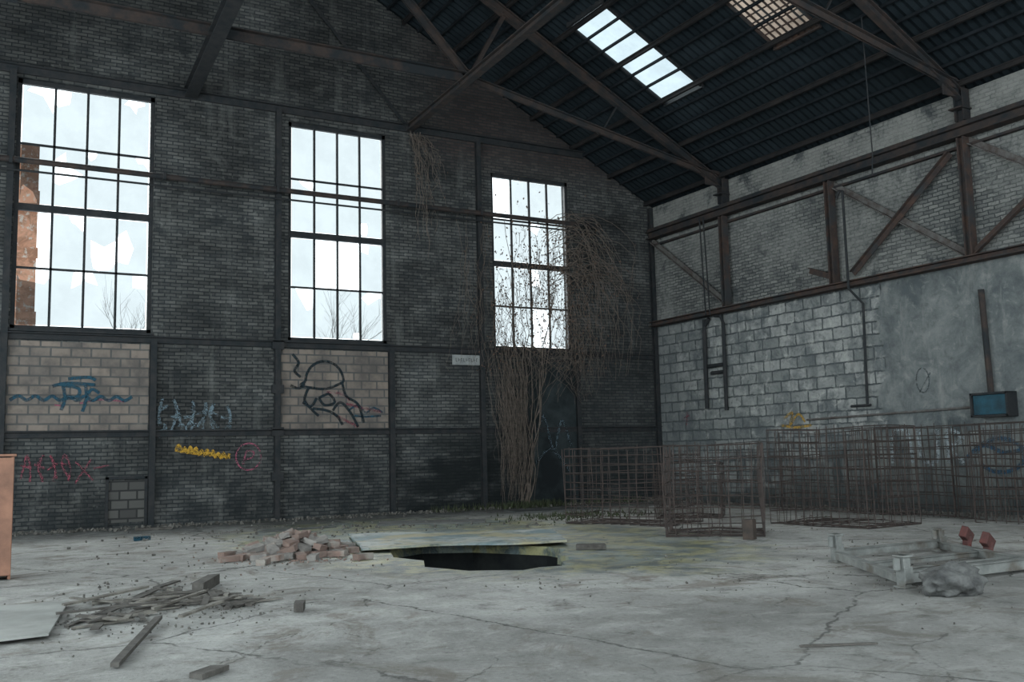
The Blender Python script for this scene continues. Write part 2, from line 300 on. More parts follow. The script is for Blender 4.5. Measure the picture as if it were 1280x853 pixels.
# ---------------------------------------------------------------- ceiling
bm=bmesh.new()
SKX=(-5.45,-2.6); SKY=[(-5.5,-4.15),(-9.2,-8.0)]
ys=[]; y=.4
while y>-26: ys.append(y); y-=.05
def zoff(y): return .022*math.sin(2*math.pi*y/.2)
xs=[.45,SKX[1],SKX[0],-12.6]
for i,(xa,xc) in enumerate(zip(xs,xs[1:])):
    for ya,yb in zip(ys,ys[1:]):
        ym=(ya+yb)/2
        if i==1 and any(s0<ym<s1 for s0,s1 in SKY): continue
        face(bm,[(xa,ya,RZ(xa)+.05+zoff(ya)),(xc,ya,RZ(xc)+.05+zoff(ya)),(xc,yb,RZ(xc)+.05+zoff(yb)),(xa,yb,RZ(xa)+.05+zoff(yb))])
face(bm,[(-12.6,.4,RZ(-12.6)+.05),(-25.6,.4,RZ(-25.6)+.05),(-25.6,-26,RZ(-25.6)+.05),(-12.6,-26,RZ(-12.6)+.05)])
bmesh.ops.remove_doubles(bm,verts=bm.verts[:],dist=.0005)
struct(mk("ceiling",bm,M_roof),"dark corrugated sloping roof sheets")
for k,(s0,s1) in enumerate(SKY):
    w=empty("window_%d"%(4+k),((SKX[0]+SKX[1])/2,(s0+s1)/2,RZ(-4)));struct(w,"slatted skylight in corrugated roof")
    bm=bmesh.new(); face(bm,[(SKX[0],s0,RZ(SKX[0])+.05),(SKX[1],s0,RZ(SKX[1])+.05),(SKX[1],s1,RZ(SKX[1])+.05),(SKX[0],s1,RZ(SKX[0])+.05)])
    mk("pane",bm,[M_sky,M_sky2][k],w)
    bm=bmesh.new()
    nn=1 if k==0 else 7
    for i in range(nn+1):
        yy=s0+(s1-s0)*i/nn; t=.06 if i in(0,nn) else .018
        bar(bm,(SKX[0],yy,RZ(SKX[0])+.02),(SKX[1],yy,RZ(SKX[1])+.02),t,.05)
    for xx in SKX: bar(bm,(xx,s0-.06,RZ(xx)+.03),(xx,s1+.06,RZ(xx)+.03),.07,.13)
    m2=0 if k==0 else 16
    for i in range(m2+1 if m2 else 0):
        xx=SKX[0]+(SKX[1]-SKX[0])*i/m2; bar(bm,(xx,s0,RZ(xx)+.02),(xx,s1,RZ(xx)+.02),.02,.03)
    mk("glazing_bar",bm,[M_dark,M_rustL][k],w)
x=-.25; k=0
while x>-12.5:
    bm=bmesh.new(); ibm=(k%3==0)
    z=RZ(x)
    if ibm: ibeam(bm,(x,-.02,z-.10),(x,-25.5,z-.10),.07,.12)
    else: bar(bm,(x,-.02,z-.03),(x,-25.5,z-.03),.05,.06)
    o=mk("roof_purlin" if ibm else "roof_batten",bm,M_purlin if ibm else M_batten,origin=(x,-12.7,z-.1))
    if ibm: tag(o,"dark rusty steel purlin under corrugated roof","roof beam","roof purlins")
    else: tag(o,"thin dark batten carrying corrugated roof sheets","roof batten","roof battens")
    x-=.43; k+=1
# ---------------------------------------------------------------- trusses
def truss(y):
    t=empty("roof_truss",(-12.6,y,10.1)); tag(t,"rusty riveted steel roof truss spanning the hall","roof truss","steel roof trusses")
    Rr=lambda x:RZ(x)-.27
    for sgn in (1,-1):
        X=lambda x: -12.6+sgn*(x+12.6)
        def seg(nm,a,b,f,w,h,mt=M_rust,**k):
            bm=bmesh.new(); f(bm,(X(a[0]),y,a[1]),(X(b[0]),y,b[1]),w,h,**k); mk(nm,bm,mt,t)
        seg("rafter",(-.15,Rr(-.15)),(-12.6,Rr(-12.6)),ibeam,.16,.21)
        seg("bottom_chord",(-.3,8.68),(-7.75,10.15),dbl,.22,.14)
        seg("strut",(-7.75,10.15),(-6.72,Rr(-6.72)),dbl,.13,.10)
        seg("strut",(-7.75,10.15),(-12.5,Rr(-12.5)),dbl,.24,.16)
        seg("strut",(-4.0,9.42),(-3.45,Rr(-3.45)),lbeam,.05,.05,M_dark)
        for q in ((X(-7.75),y,10.18,.55,.4),(X(-.35),y,8.65,.7,.42)):
            bm=bmesh.new(); box(bm,q[:3],(q[3],.03,q[4])); mk("gusset_plate",bm,M_rust,t)
    bm=bmesh.new(); dbl(bm,(-7.75,y,10.15),(-17.45,y,10.15),.30,.22); mk("tie_beam",bm,M_rust,t)
    return t
truss(-3.3); truss(-10.6)
for x,x2,z,w,h in [(-7.85,-8.45,9.95,.18,.18),(-13.4,-14.25,10.0,.28,.28)]:
    bm=bmesh.new(); ibeam(bm,(x,-.02,z),(x2,-18,z),w,h); tag(mk("longitudinal_beam",bm,M_rust if w<.2 else M_dark,origin=(x,-9,z)),"heavy rusty steel beam running under the trusses","steel beam","long roof beams")
for a,b,ww in [((-7.9,-.1,9.9),(-11.3,-.1,13.7),.08),((-17.4,-3.2,10.1),(-15.9,-3.2,11.6),.16),((-18.0,-3.25,9.6),(-17.5,-3.25,12.0),.2)]:
    bm=bmesh.new(); lbeam(bm,a,b,ww,ww); tag(mk("brace_bar",bm,M_dark,origin=a),"dark steel brace near the gable brickwork","brace")
# ---------------------------------------------------------------- gable steelwork
k=1
def trim(bm,mat,label):
    global k
    struct(mk("trim_%d"%k,bm,mat),label); k+=1
for z,x0,x1,h in [(4.12,-20,0,.13),(2.03,-20,0,.13),(9.93,-20,-2.4,.17)]:
    bm=bmesh.new(); bar(bm,(x0,-.02,z),(x1,-.02,z),.07,h); bar(bm,(x0,-.07,z+h/2),(x1,-.07,z+h/2),.14,.025); trim(bm,M_dark,"rusty steel wall rail")
for x,z1 in [(-14.12,4.1),(-11.32,9.9),(-8.42,4.1),(-5.85,9.85),(-2.85,4.1),(-.08,8.6),(-17.1,9.9)]:
    bm=bmesh.new(); ibeam(bm,(x,-.06,0),(x,-.06,z1),.13,.13,up=(0,1,0))
    if x==-11.32:
        for zz_ in (1.0,2.05,3.05,4.1): box(bm,(x,-.08,zz_),(.28,.12,.2))
    tag(mk("wall_stanchion",bm,M_dark,origin=(x,-.06,0)),"dark steel stanchion set in the brick gable","steel column","gable stanchions")
for a,b,c0,c1 in [(-17.02,-14.2,2.12,4.02),(-11.22,-8.5,2.12,4.02)]:
    bm=bmesh.new(); prismXZ(bm,[(a,c0),(b,c0),(b,c1),(a,c1)],-.02,.02); trim(bm,M_panel,"tan concrete block infill panel")
n_=NT("pale_niche_blocks"); s_=n_.sep(n_.pos); c_,f_0=n_.brick(n_.comb(s_[0],s_[2]),.36,.2,.02,(.10,.097,.09),(.06,.058,.056),(.03,.03,.03)); 
bm=bmesh.new(); prismXZ(bm,[(-14.98,.12),(-14.25,.12),(-14.25,1.02),(-14.98,1.02)],-.015,.02); trim(bm,n_.bsdf(c_,.9,0,f_0,.5,-.02),"small blocked-up opening")
bm=bmesh.new()
bar(bm,(-15.02,-.03,.05),(-15.02,-.03,1.1),.05,.06); bar(bm,(-14.22,-.03,.05),(-14.22,-.03,1.1),.05,.06); bar(bm,(-15.05,-.03,1.08),(-14.2,-.03,1.08),.05,.06); trim(bm,M_dark,"steel edging of blocked opening")
d=empty("door_1",(-3.7,-.03,0)); struct(d,"tall dark metal door covered by vines")
bm=bmesh.new(); box(bm,(-3.72,-.02,1.95),(1.6,.05,3.9)); mk("door_leaf",bm,M_doorm,d)
bm=bmesh.new(); box(bm,(-4.52,-.05,1.97),(.09,.1,3.94)); box(bm,(-3.72,-.05,3.93),(1.6,.1,.09)); box(bm,(-3.72,-.055,2.05),(1.6,.03,.1)); mk("door_frame",bm,M_dark,d)
# ---------------------------------------------------------------- windows
def window(num,x0,x1,z0,z1,broken,seed):
    rnd=random.Random(seed)
    w=empty("window_%d"%num,((x0+x1)/2,.12,z0)); struct(w,"tall steel-framed industrial window with broken panes")
    zm=z0+(z1-z0)*.485
    bm=bmesh.new(); Y=.12
    for xx in (x0+.045,x1-.045): box(bm,(xx,Y,(z0+z1)/2),(.09,.10,z1-z0))
    for zz_,h in ((z0+.05,.1),(z1-.05,.1)): box(bm,((x0+x1)/2,Y,zz_),(x1-x0,.10,h))
    mk("frame",bm,M_dark,w)
    bm=bmesh.new(); box(bm,((x0+x1)/2,Y,zm),(x1-x0-.18,.11,.15)); mk("transom",bm,M_dark,w)
    bm=bmesh.new()
    cols=[x0+.09+(x1-x0-.18)*i/4 for i in range(5)]
    rowsL=[z0+.1,(z0+.1+zm-.075)/2,zm-.075]; rowsU=[zm+.075,(zm+.075+z1-.1)/2,z1-.1]
    for xx in cols[1:4]: box(bm,(xx,Y,(z0+z1)/2),(.05,.05,z1-z0-.2))
    for zz_ in (rowsL[1],rowsU[1]): box(bm,((x0+x1)/2,Y,zz_),(x1-x0-.18,.05,.045))
    mk("glazing_bar",bm,M_dark,w)
    bm=bmesh.new()
    for ci in range(4):
        for rows in (rowsL,rowsU):
            for ri in range(2):
                a,b=cols[ci]+.022,cols[ci+1]-.022; c0,c1=rows[ri]+.02,rows[ri+1]-.02
                q=rnd.random(); yj=Y+rnd.uniform(-.005,.005)
                if q<.03: continue
                if q>broken:
                    face(bm,[(a,yj,c0),(b,yj,c0),(b,yj,c1),(a,yj,c1)]); continue
                cx=rnd.choice([a+.03,b-.03,rnd.uniform(a+.05,b-.05)]); cz=rnd.choice([c1-.03,c1-.03,c0+.03,rnd.uniform(c0+.1,c1-.1)])
                K=rnd.randint(6,9); base=rnd.uniform(.14,.5)
                jag=[]
                for i in range(K):
                    an=2*math.pi*(i+rnd.uniform(-.3,.3))/K; rr=base*rnd.uniform(.45,1.5); jag.append((an%(2*math.pi),rr))
                jag.sort()
                angs=[j[0] for j in jag]
                angs+=[math.atan2(qz-cz,qx-cx)%(2*math.pi) for qx in (a,b) for qz in (c0,c1)]
                angs+=[2*math.pi*i/16+.01 for i in range(16)]
                angs=sorted(set(round(x_,4) for x_ in angs)); ring=[]
                for an in angs:
                    dx_,dz_=math.cos(an),math.sin(an); t=1e9
                    if dx_>1e-6: t=min(t,(b-cx)/dx_)
                    if dx_<-1e-6: t=min(t,(a-cx)/dx_)
                    if dz_>1e-6: t=min(t,(c1-cz)/dz_)
                    if dz_<-1e-6: t=min(t,(c0-cz)/dz_)
                    hi=next((j for j in range(K) if jag[j][0]>=an-1e-4),0); lo_=hi-1
                    P=(jag[lo_][1]*math.cos(jag[lo_][0]),jag[lo_][1]*math.sin(jag[lo_][0])); Q=(jag[hi][1]*math.cos(jag[hi][0]),jag[hi][1]*math.sin(jag[hi][0]))
                    den=dx_*(Q[1]-P[1])-dz_*(Q[0]-P[0]); r_=(P[0]*Q[1]-P[1]*Q[0])/den if abs(den)>1e-6 else jag[hi][1]
                    r_=max(.02,min(abs(r_),1.6*base)); ring.append((dx_,dz_,t,min(r_,t*.999)))
                for i in range(len(ring)):
                    A=ring[i]; B_=ring[(i+1)%len(ring)]
                    if A[3]>=A[2]*.998 and B_[3]>=B_[2]*.998: continue
                    pts=[(cx+A[0]*A[3],cz+A[1]*A[3]),(cx+A[0]*A[2],cz+A[1]*A[2]),(cx+B_[0]*B_[2],cz+B_[1]*B_[2]),(cx+B_[0]*B_[3],cz+B_[1]*B_[3])]
                    face(bm,[(p[0],yj,p[1]) for p in pts])
    mk("pane",bm,M_glass,w)
    bm=bmesh.new(); box(bm,((x0+x1)/2,.1,z0-.015),(x1-x0+.1,.36,.05)); mk("sill",bm,M_dark,w)
window(1,*W[0],.75,3); window(2,*W[1],.5,11); window(3,*W[2],.35,5)
# ---------------------------------------------------------------- pipe along gable
pp=empty("wall_pipe",(-9.5,-.28,7.85)); tag(pp,"long rusty pipe crossing in front of the tall windows","pipe")
bm=bmesh.new(); tube(bm,[(-20,-.28,7.86),(-2.1,-.28,7.80)],.065,8); mk("pipe",bm,M_rust,pp)
for x in (-17.1,-14.0,-11.4,-8.3,-5.9,-2.6):
    bm=bmesh.new(); bar(bm,(x,-.02,7.84),(x,-.32,7.84),.04,.03); box(bm,(x,-.28,7.84),(.06,.16,.16)); mk("pipe_bracket",bm,M_dark,pp)
bm=bmesh.new(); tube(bm,[(-20,-.2,7.66),(-14,-.2,7.64),(-2.3,-.2,7.62)],.025,6); tag(mk("wall_pipe",bm,M_dark,origin=(-14,-.2,7.6)),"thin dark pipe running below the larger pipe","pipe")
# ---------------------------------------------------------------- right wall crane girder
g=empty("crane_girder",(-.2,-8,5.1)); tag(g,"rusty lattice crane girder fixed along the block wall","crane girder")
X=-.2
bm=bmesh.new(); ibeam(bm,(X,-.12,7.72),(X,-20,7.72),.26,.22); bar(bm,(X-.02,-.12,7.88),(X-.02,-20,7.88),.07,.09); bar(bm,(X+.12,-.12,7.45),(X+.12,-20,7.45),.1,.05); mk("top_chord",bm,M_rust,g)
bm=bmesh.new(); ibeam(bm,(X,-.12,5.08),(X,-20,5.08),.26,.14); mk("bottom_chord",bm,M_rustL,g)
for y in (-3.35,-7.05,-10.6,-14.2):
    bm=bmesh.new(); ibeam(bm,(X,y,5.15),(X,y,7.6),.2,.16,up=(0,1,0)); mk("post",bm,M_rustL,g)
for a,b,mt in [((-.15,7.6),(-3.3,5.25),M_paleSteel),((-7.05,7.55),(-10.5,5.2),M_paleSteel),((-10.3,7.35),(-7.6,5.3),M_rustL),((-10.65,5.2),(-14.1,7.5),M_rustL),((-10.65,7.55),(-14.1,5.2),M_paleSteel),((-6.95,5.35),(-6.3,5.6),M_rustL)]:
    bm=bmesh.new(); lbeam(bm,(X-.03 if mt is M_rustL else X+.06,a[0],a[1]),(X-.03 if mt is M_rustL else X+.06,b[0],b[1]),.14,.1,up=(1,0,0)); mk("diagonal",bm,mt,g)
for y in (-3.35,-10.6):
    bm=bmesh.new(); ibeam(bm,(-.14,y,7.95),(-.14,y,8.62),.22,.22,up=(0,1,0)); box(bm,(-.2,y,8.2),(.34,.3,.03)); tag(mk("truss_bracket",bm,M_rust,origin=(-.14,y,8)),"rusty steel bracket carrying a roof truss end","bracket","truss brackets")
def pipe(nm,pts,r,label,mt=M_dark,cat="pipe"):
    bm=bmesh.new()
    for q in pts: tube(bm,q,r,8)
    return tag(mk(nm,bm,mt,origin=pts[0][0],smooth=False),label,cat)
pipe("vertical_pipe",[[(-.1,-2.3,4.95),(-.1,-2.25,2.5)],[(-.1,-2.28,4.75),(-.1,-2.5,4.95)]],.055,"dark upright pipe on whitewashed blocks")
pipe("vertical_pipe",[[(-.12,-2.75,5.0),(-.12,-3.0,4.95),(-.12,-3.08,4.75),(-.1,-3.03,2.42)],[(-.1,-2.4,3.65),(-.1,-3.0,3.65)],[(-.1,-2.5,3.45),(-.1,-3.0,3.45)]],.05,"dark upright pipe with short rungs on blocks")
pipe("conduit",[[(-.36,-2.75,7.7),(-.36,-2.85,4.98)],[(-.36,-2.6,7.7),(-.36,-2.68,5.0)]],.02,"pair of thin dark conduits hanging at the girder",M_dark,"conduit")
pipe("conduit",[[(-.38,-7.6,7.2),(-.38,-7.6,4.95),(-.2,-7.66,4.75),(-.1,-7.74,4.6),(-.08,-7.66,2.3)],[(-.08,-7.2,2.3),(-.08,-7.75,2.3)],[(-.36,-7.6,7.2),(-.36,-7.5,7.25),(-.36,-7.4,7.1)]],.03,"dark bent conduit running down the plaster edge",M_dark,"conduit")
pipe("vertical_pipe",[[(-.1,-10.68,4.45),(-.1,-10.72,2.38)]],.06,"rusty short upright pipe on grey plaster",M_rust)
pipe("conduit",[[(-.05,-5.8,2.05),(-.05,-10.35,2.12)]],.025,"thin pale conduit along grey plaster",M_paleSteel,"conduit")
pipe("hanging_cable",[[(-2.6,-10.3,9.8),(-2.55,-10.3,7.0),(-2.6,-10.3,6.6)]],.012,"thin dark cable hanging from the truss",M_dark,"cable")
b=empty("wall_box",(-.2,-10.8,1.9)); tag(b,"dark metal cabinet with blue front on plaster wall","electrical box")
bm=bmesh.new(); y0,y1,z0,z1=-11.2,-10.4,1.9,2.38
box(bm,(-.17,(y0+y1)/2,z0+.02),(.32,y1-y0,.04)); box(bm,(-.17,(y0+y1)/2,z1-.02),(.32,y1-y0,.04)); box(bm,(-.17,y0+.02,(z0+z1)/2),(.32,.04,z1-z0)); box(bm,(-.17,y1-.02,(z0+z1)/2),(.32,.04,z1-z0)); mk("housing",bm,M_dark,b)
bm=bmesh.new(); box(bm,(-.28,(y0+y1)/2,(z0+z1)/2),(.02,y1-y0-.1,z1-z0-.1)); mk("front_panel",bm,M_blue,b)
# ---------------------------------------------------------------- outside
bm=bmesh.new(); ibeam(bm,(-16.72,1.6,-.2),(-16.72,1.6,8.75),.52,.3,up=(0,1,0),t=.04)
for zz_,hh_ in ((4.6,.5),(6.2,.25),(7.4,.5)): box(bm,(-16.72,1.43,zz_),(.58,.03,hh_))
M_rb=NT("bright_rust_flakes"); f_=M_rb.noise(M_rb.pos,2.2,6,.7,.8); g_0=M_rb.noise(M_rb.pos,7,5,.7)
cc=M_rb.mix(M_rb.ramp(f_,(.42,.58,0,1)),(.88,.48,.33),(.50,.26,.17)); cc=M_rb.mix(M_rb.ramp(g_0,(.54,.62,0,.85)),cc,(.92,.86,.80))
tag(mk("rusty_column",bm,M_rb.bsdf(cc,.9),origin=(-16.72,1.6,0)),"rust orange steel column outside the window","steel column")
def tree(x,y,h,seed):
    rnd=random.Random(seed); bm=bmesh.new()
    def br(p,d,l,r,dep):
        pts=[p]; q=p.copy(); dd=d.copy()
        for i in range(4):
            dd=(dd+V((rnd.uniform(-.12,.12),rnd.uniform(-.12,.12),rnd.uniform(-.02,.1)))).normalized(); q=q+dd*l/4; pts.append(q.copy())
        tube(bm,pts,r,4,r*.55)
        if dep>0:
            for i in range(4 if dep>1 else 5):
                t=rnd.choice(pts[2:]); nd=(dd+V((rnd.uniform(-.9,.9),rnd.uniform(-.9,.9),rnd.uniform(-.1,.5)))).normalized(); br(t,nd,l*rnd.uniform(.5,.75),r*.5,dep-1)
    br(V((x,y,-1)),V((0,0,1)),h*.45,.06,4)
    tag(mk("bare_tree",bm,M_bark,origin=(x,y,-1)),"leafless tree outside the broken window","tree","bare trees outside")
tree(-14.3,9,8.2,2); tree(-8.0,8,8.6,5); tree(-1.8,9,7.6,8)
# ---------------------------------------------------------------- graffiti
def ribbon(bm,pts,w,pln,off):
    pts=[V((p[0],p[1])) for p in pts]
    L=[]
    for i,p in enumerate(pts):
        d=pts[min(i+1,len(pts)-1)]-pts[max(i-1,0)]
        if d.length<1e-6: d=V((1,0))
        d.normalize(); nrm=V((-d.y,d.x)); L.append((p+nrm*w/2,p-nrm*w/2))
    f=(lambda q,o:(q.x,o,q.y)) if pln=='B' else (lambda q,o:(o,q.x,q.y))
    for i,(a,b) in enumerate(zip(L,L[1:])):
        o=off-.00012*i; o2=off-.00012*(i+1); face(bm,[f(a[0],o),f(b[0],o2),f(b[1],o2),f(a[1],o)])
def smooth(pts,n=6):
    out=[]
    P=[pts[0]]+list(pts)+[pts[-1]]
    for i in range(1,len(P)-2):
        for k_ in range(n):
            t=k_/n; a,b,c,d=P[i-1],P[i],P[i+1],P[i+2]
            out.append(tuple(.5*((2*b[j])+(-a[j]+c[j])*t+(2*a[j]-5*b[j]+4*c[j]-d[j])*t*t+(-a[j]+3*b[j]-3*c[j]+d[j])*t**3) for j in (0,1)))
    out.append(pts[-1]); return out
def circle(cx,cz,rx,rz,a0=0,a1=360,n=24): return [(cx+rx*math.cos(math.radians(a0+(a1-a0)*i/n)),cz+rz*math.sin(math.radians(a0+(a1-a0)*i/n))) for i in range(n+1)]
def graf(strokes,w,mat,label,pln='B',off=-.03):
    xs_=[p[0] for s_ in strokes for p in s_]; zs_=[p[1] for s_ in strokes for p in s_]
    cx,cz=(min(xs_)+max(xs_))/2,min(zs_)
    o=(cx,off,cz) if pln=='B' else (off,cx,cz)
    if len(strokes)==1:
        bm=bmesh.new(); ribbon(bm,strokes[0],w,pln,off); return tag(mk("graffiti",bm,mat,origin=o),label,"graffiti")
    e=empty("graffiti",o)
    for i,st in enumerate(strokes):
        bm=bmesh.new(); ribbon(bm,st,w,pln,off-.0007*i); mk("paint_stroke",bm,mat,e)
    return tag(e,label,"graffiti")
wave=[(-16.95+.16*i,2.78+(.07 if i%2 else -.02)) for i in range(16)]
graf([smooth(wave),smooth([(-16.15,3.06),(-15.85,3.13),(-15.3,3.10)]),smooth([(-15.95,3.1),(-15.9,2.8),(-15.97,2.55)]),smooth([(-15.95,3.08),(-15.64,3.02),(-15.66,2.84),(-15.93,2.80)]),smooth([(-15.50,3.1),(-15.48,2.8),(-15.55,2.52)]),smooth([(-15.48,2.88),(-15.36,3.0),(-15.22,2.92)]),smooth([(-15.85,3.22),(-15.45,3.26),(-15.3,3.2)])],.07,P_blue,"teal blue lettering with wavy line on tan blocks")
graf([smooth([(-15.6,2.70),(-15.2,2.78),(-14.7,2.74)]),[(-16.1,2.66),(-15.9,2.64)]],.035,P_pink,"thin pink underline on tan blocks")
graf([circle(-10.15,3.25,.48,.5,0,180),smooth([(-10.63,3.25),(-10.75,3.15),(-10.5,3.1),(-10.1,3.08),(-9.67,3.25)]),smooth([(-10.55,3.1),(-10.65,2.8),(-10.45,2.55),(-10.3,2.42)]),smooth([(-9.7,3.2),(-9.6,2.9),(-9.3,2.7),(-9.15,2.25)]),smooth([(-10.3,2.85),(-10.05,2.95),(-9.9,2.75),(-10.15,2.68),(-10.3,2.85)]),smooth([(-10.45,2.6),(-10.1,2.55),(-9.85,2.42),(-9.7,2.2)]),smooth([(-9.95,2.55),(-9.75,2.75),(-9.5,2.5),(-9.3,2.15)]),smooth([(-10.95,3.9),(-10.8,3.7),(-10.9,3.5),(-10.75,3.35)]),smooth([(-11.0,3.15),(-10.8,3.08),(-10.65,3.2)]),smooth([(-10.7,2.75),(-10.5,2.65),(-10.35,2.85)])],.065,P_black,"black line drawing of a capped head")
graf([smooth([(-10.1,3.0),(-9.7,2.95),(-9.5,2.8)]),smooth([(-9.9,2.45),(-9.6,2.3),(-9.3,2.15)]),smooth([(-9.6,2.72),(-9.2,2.62),(-8.7,2.52)])],.06,P_red,"red strokes beside the black line drawing")
graf([smooth([(-9.55,2.55),(-9.3,2.68),(-9.1,2.5),(-8.9,2.62),(-8.65,2.5)]),smooth([(-9.4,2.42),(-9.1,2.4),(-8.7,2.42)])],.05,P_blue,"teal blue tag on tan block panel")
zig=[(-13.6+.062*i,1.70-.012*i+(.09 if i%2 else -.06)*(1 if i%3 else .6)) for i in range(20)]
graf([smooth(zig,4),smooth([(-13.62,1.66),(-13.2,1.58),(-12.8,1.54),(-12.4,1.47)])],.06,P_yel,"orange yellow scrawled tag on dark brick")
graf([circle(-11.98,1.48,.29,.31,20,370),smooth([(-12.1,1.3),(-12.02,1.6),(-11.86,1.58),(-11.9,1.46),(-12.06,1.42)])],.035,P_pink,"faint pink circled scribble on dark brick")
def letters(x,z,h,w,seed,cnt,dz=0):
    rnd=random.Random(seed); st=[]
    for i in range(cnt):
        xx=x+i*w*1.15; zz_=z+dz*i
        pts=[(xx+rnd.uniform(0,w),zz_+h*q) for q in (0,.5,1,.6,.1)]
        st.append(smooth(pts)); st.append([(xx,zz_+h*rnd.uniform(.3,.8)),(xx+w*.9,zz_+h*rnd.uniform(.3,.8))])
    return st
graf(letters(-14.0,2.2,.62,.24,4,6,-.03),.06,P_wht,"faded pale blue tag on sooty brick")
graf(letters(-14.0,1.95,.3,.2,14,4),.035,P_wht,"faded pale scribble on sooty brick")
graf(letters(-16.7,1.05,.55,.22,6,4),.04,P_red,"faint red scrawled tag on brick")
graf([[(-15.65,1.45),(-15.3,1.05)],[(-15.35,1.5),(-15.65,1.0)],[(-15.3,1.3),(-15.0,1.36)]],.035,P_red,"red crossed mark on brick")
graf([smooth([(-4.3,1.6),(-4.0,2.4),(-3.7,1.5),(-3.4,2.3),(-3.1,1.4)]),smooth([(-4.3,1.1),(-3.8,1.5),(-3.2,.9)])],.08,paint("dim_blue_grey_spray",(.06,.085,.10),.4),"dim grey blue tag on dark door",'B',-.075)
graf([smooth([(-5.0,2.1),(-5.3,2.25),(-5.2,1.95),(-5.5,2.2),(-5.7,2.0)]),smooth([(-4.9,1.95),(-5.4,1.88),(-5.9,1.92)])],.06,P_org,"yellow orange tag on grey wall",'R',-.012)
graf([smooth([(-8.2,1.0),(-8.25,1.6),(-8.6,1.7),(-8.7,1.0)]),smooth([(-8.9,1.7),(-8.95,1.1),(-9.3,1.05),(-9.35,1.7)]),smooth([(-9.6,1.0),(-9.6,1.65),(-9.95,1.5),(-9.65,1.3),(-9.95,1.0)])],.10,paint("faded_white_spray",(.34,.38,.40),.3),"faded white bubble letters on grey wall",'R',-.012)
graf([circle(-10.75,1.15,.5,.33,0,330),smooth([(-10.0,1.1),(-10.4,1.35),(-10.9,1.2),(-11.6,1.35)])],.08,paint("deep_blue_spray",(.025,.085,.15),.25),"deep blue looping tag on grey wall",'R',-.012)
graf([circle(-9.1,2.75,.16,.26,0,350),[(-9.0,2.5),(-9.3,2.9)]],.03,paint("grey_scribble",(.08,.095,.10),.3),"grey scribble on plaster",'R',-.012)
graf([[(-1.3,2.45),(-1.25,2.1)],[(-1.15,2.3),(-1.4,2.35)]],.04,P_red,"small red mark on block wall",'R',-.012)
sg=empty("wall_sign",(-6.3,-.03,3.75)); tag(sg,"small dirty white enamel sign with faint lettering","sign")
bm=bmesh.new(); box(bm,(-6.3,-.03,3.88),(.8,.02,.26)); mk("plate",bm,M_sign,sg)
bm=bmesh.new()
for i in range(9): box(bm,(-6.6+.075*i,-.042,3.88),(.012,.006,.09)); box(bm,(-6.58+.075*i,-.042,3.88+.04*((i%3)-1)),(.035,.006,.014))
mk("lettering",bm,M_txt,sg)
# ---------------------------------------------------------------- vines
v=empty("climbing_vine",(-4.6,-.15,0)); tag(v,"dead tangled vine hanging over window and wall","vine")
rnd=random.Random(21); bm=bmesh.new(); leafpts=[]
def strand(p,end,n=12,sw=.12,r=.008,out=.1):
    pts=[]
    p=V(p); end=V(end); wx=0;wz=0
    for i in range(n+1):
        t=i/n; wx=wx*.6+rnd.uniform(-sw,sw); wz=rnd.uniform(-sw,sw)*.5
        q=p.lerp(end,t)+V((wx,0,wz)); q.y=min(-.09,p.y+(end.y-p.y)*t-out*math.sin(math.pi*t)+rnd.uniform(-.04,.04)); pts.append(q)
    tube(bm,pts,r,4,r*.5); return pts
for i in range(120):
    x=rnd.gauss(-5.1,.28); z1=rnd.uniform(2.2,4.6); strand((x,-.12,z1),(x*.7-4.9*.3+rnd.uniform(-.15,.25),-.15,rnd.uniform(0.02,1.4)),12,.05,rnd.uniform(.004,.009),.18)
for i in range(10):
    x=rnd.uniform(-5.2,-4.7); strand((x+.3,-.12,0.0),(rnd.uniform(-5.2,-2.9),-.16,rnd.uniform(5,7.8)),16,.10,.016,.12)
for i in range(120):
    x=rnd.uniform(-5.6,-2.1); z=rnd.uniform(5.2,8.2) if x>-4.8 else rnd.uniform(4.6,6.5); leafpts+=strand((x,-.14,z),(x+rnd.uniform(-.6,.6),-.14,z-rnd.uniform(1.2,3.6) if z>6 else 3.6),12,.13,.0065,.16)
for i in range(55):
    x0=rnd.uniform(-3.9,-2.6); z0_=rnd.uniform(6.0,7.9); xe=rnd.uniform(-2.7,-.9); ze=rnd.uniform(3.4,6.6); kk=rnd.uniform(1.0,1.8)
    pts=[]
    for k_ in range(17):
        t=k_/16; pts.append(V((x0+(xe-x0)*min(1,t*kk)+.12*math.sin(5*t+i)+rnd.uniform(-.05,.05),-.16-.3*math.sin(math.pi*t)+rnd.uniform(-.03,.03),z0_+.5*math.sin(math.pi*min(1,t*1.4))*(1-t)+(ze-z0_)*t*t)))
    tube(bm,pts,.0095,4,.005); leafpts+=pts[6::3]
for i in range(34):
    x=rnd.uniform(-3.4,-2.1); strand((x,-.14,rnd.uniform(4.0,5.8)),(x+rnd.uniform(-.5,.3),-.2,rnd.uniform(2.8,3.9)),10,.14,.007,.15)
for i in range(18):
    x=-7.95+.03*i; leafpts+=strand((x,-.12,9.75),(x+rnd.uniform(-.1,.7),-.14,rnd.uniform(6.9,9.0)),14,.09,.009,.25)[6::3]
for i in range(6): strand((-7.9+.05*i,-.2,9.8),(-7.7+rnd.uniform(-.1,.3),-.3,rnd.uniform(6.2,7.5)),14,.05,.010,.2)
for i in range(20):
    x=rnd.uniform(-6.4,-5.5); strand((x,-.12,rnd.uniform(5.5,8)),(x+rnd.uniform(-.5,.4),-.12,rnd.uniform(3.2,5)),12,.1,.006,.08)
for i in range(34):
    strand((rnd.uniform(-5.4,-2.6),-.14,4.4),(rnd.uniform(-5.2,-2.6),-.2,rnd.uniform(2.6,3.7)),8,.12,.007,.15)
mk("vine_stems",bm,M_vine,v)
bm=bmesh.new()
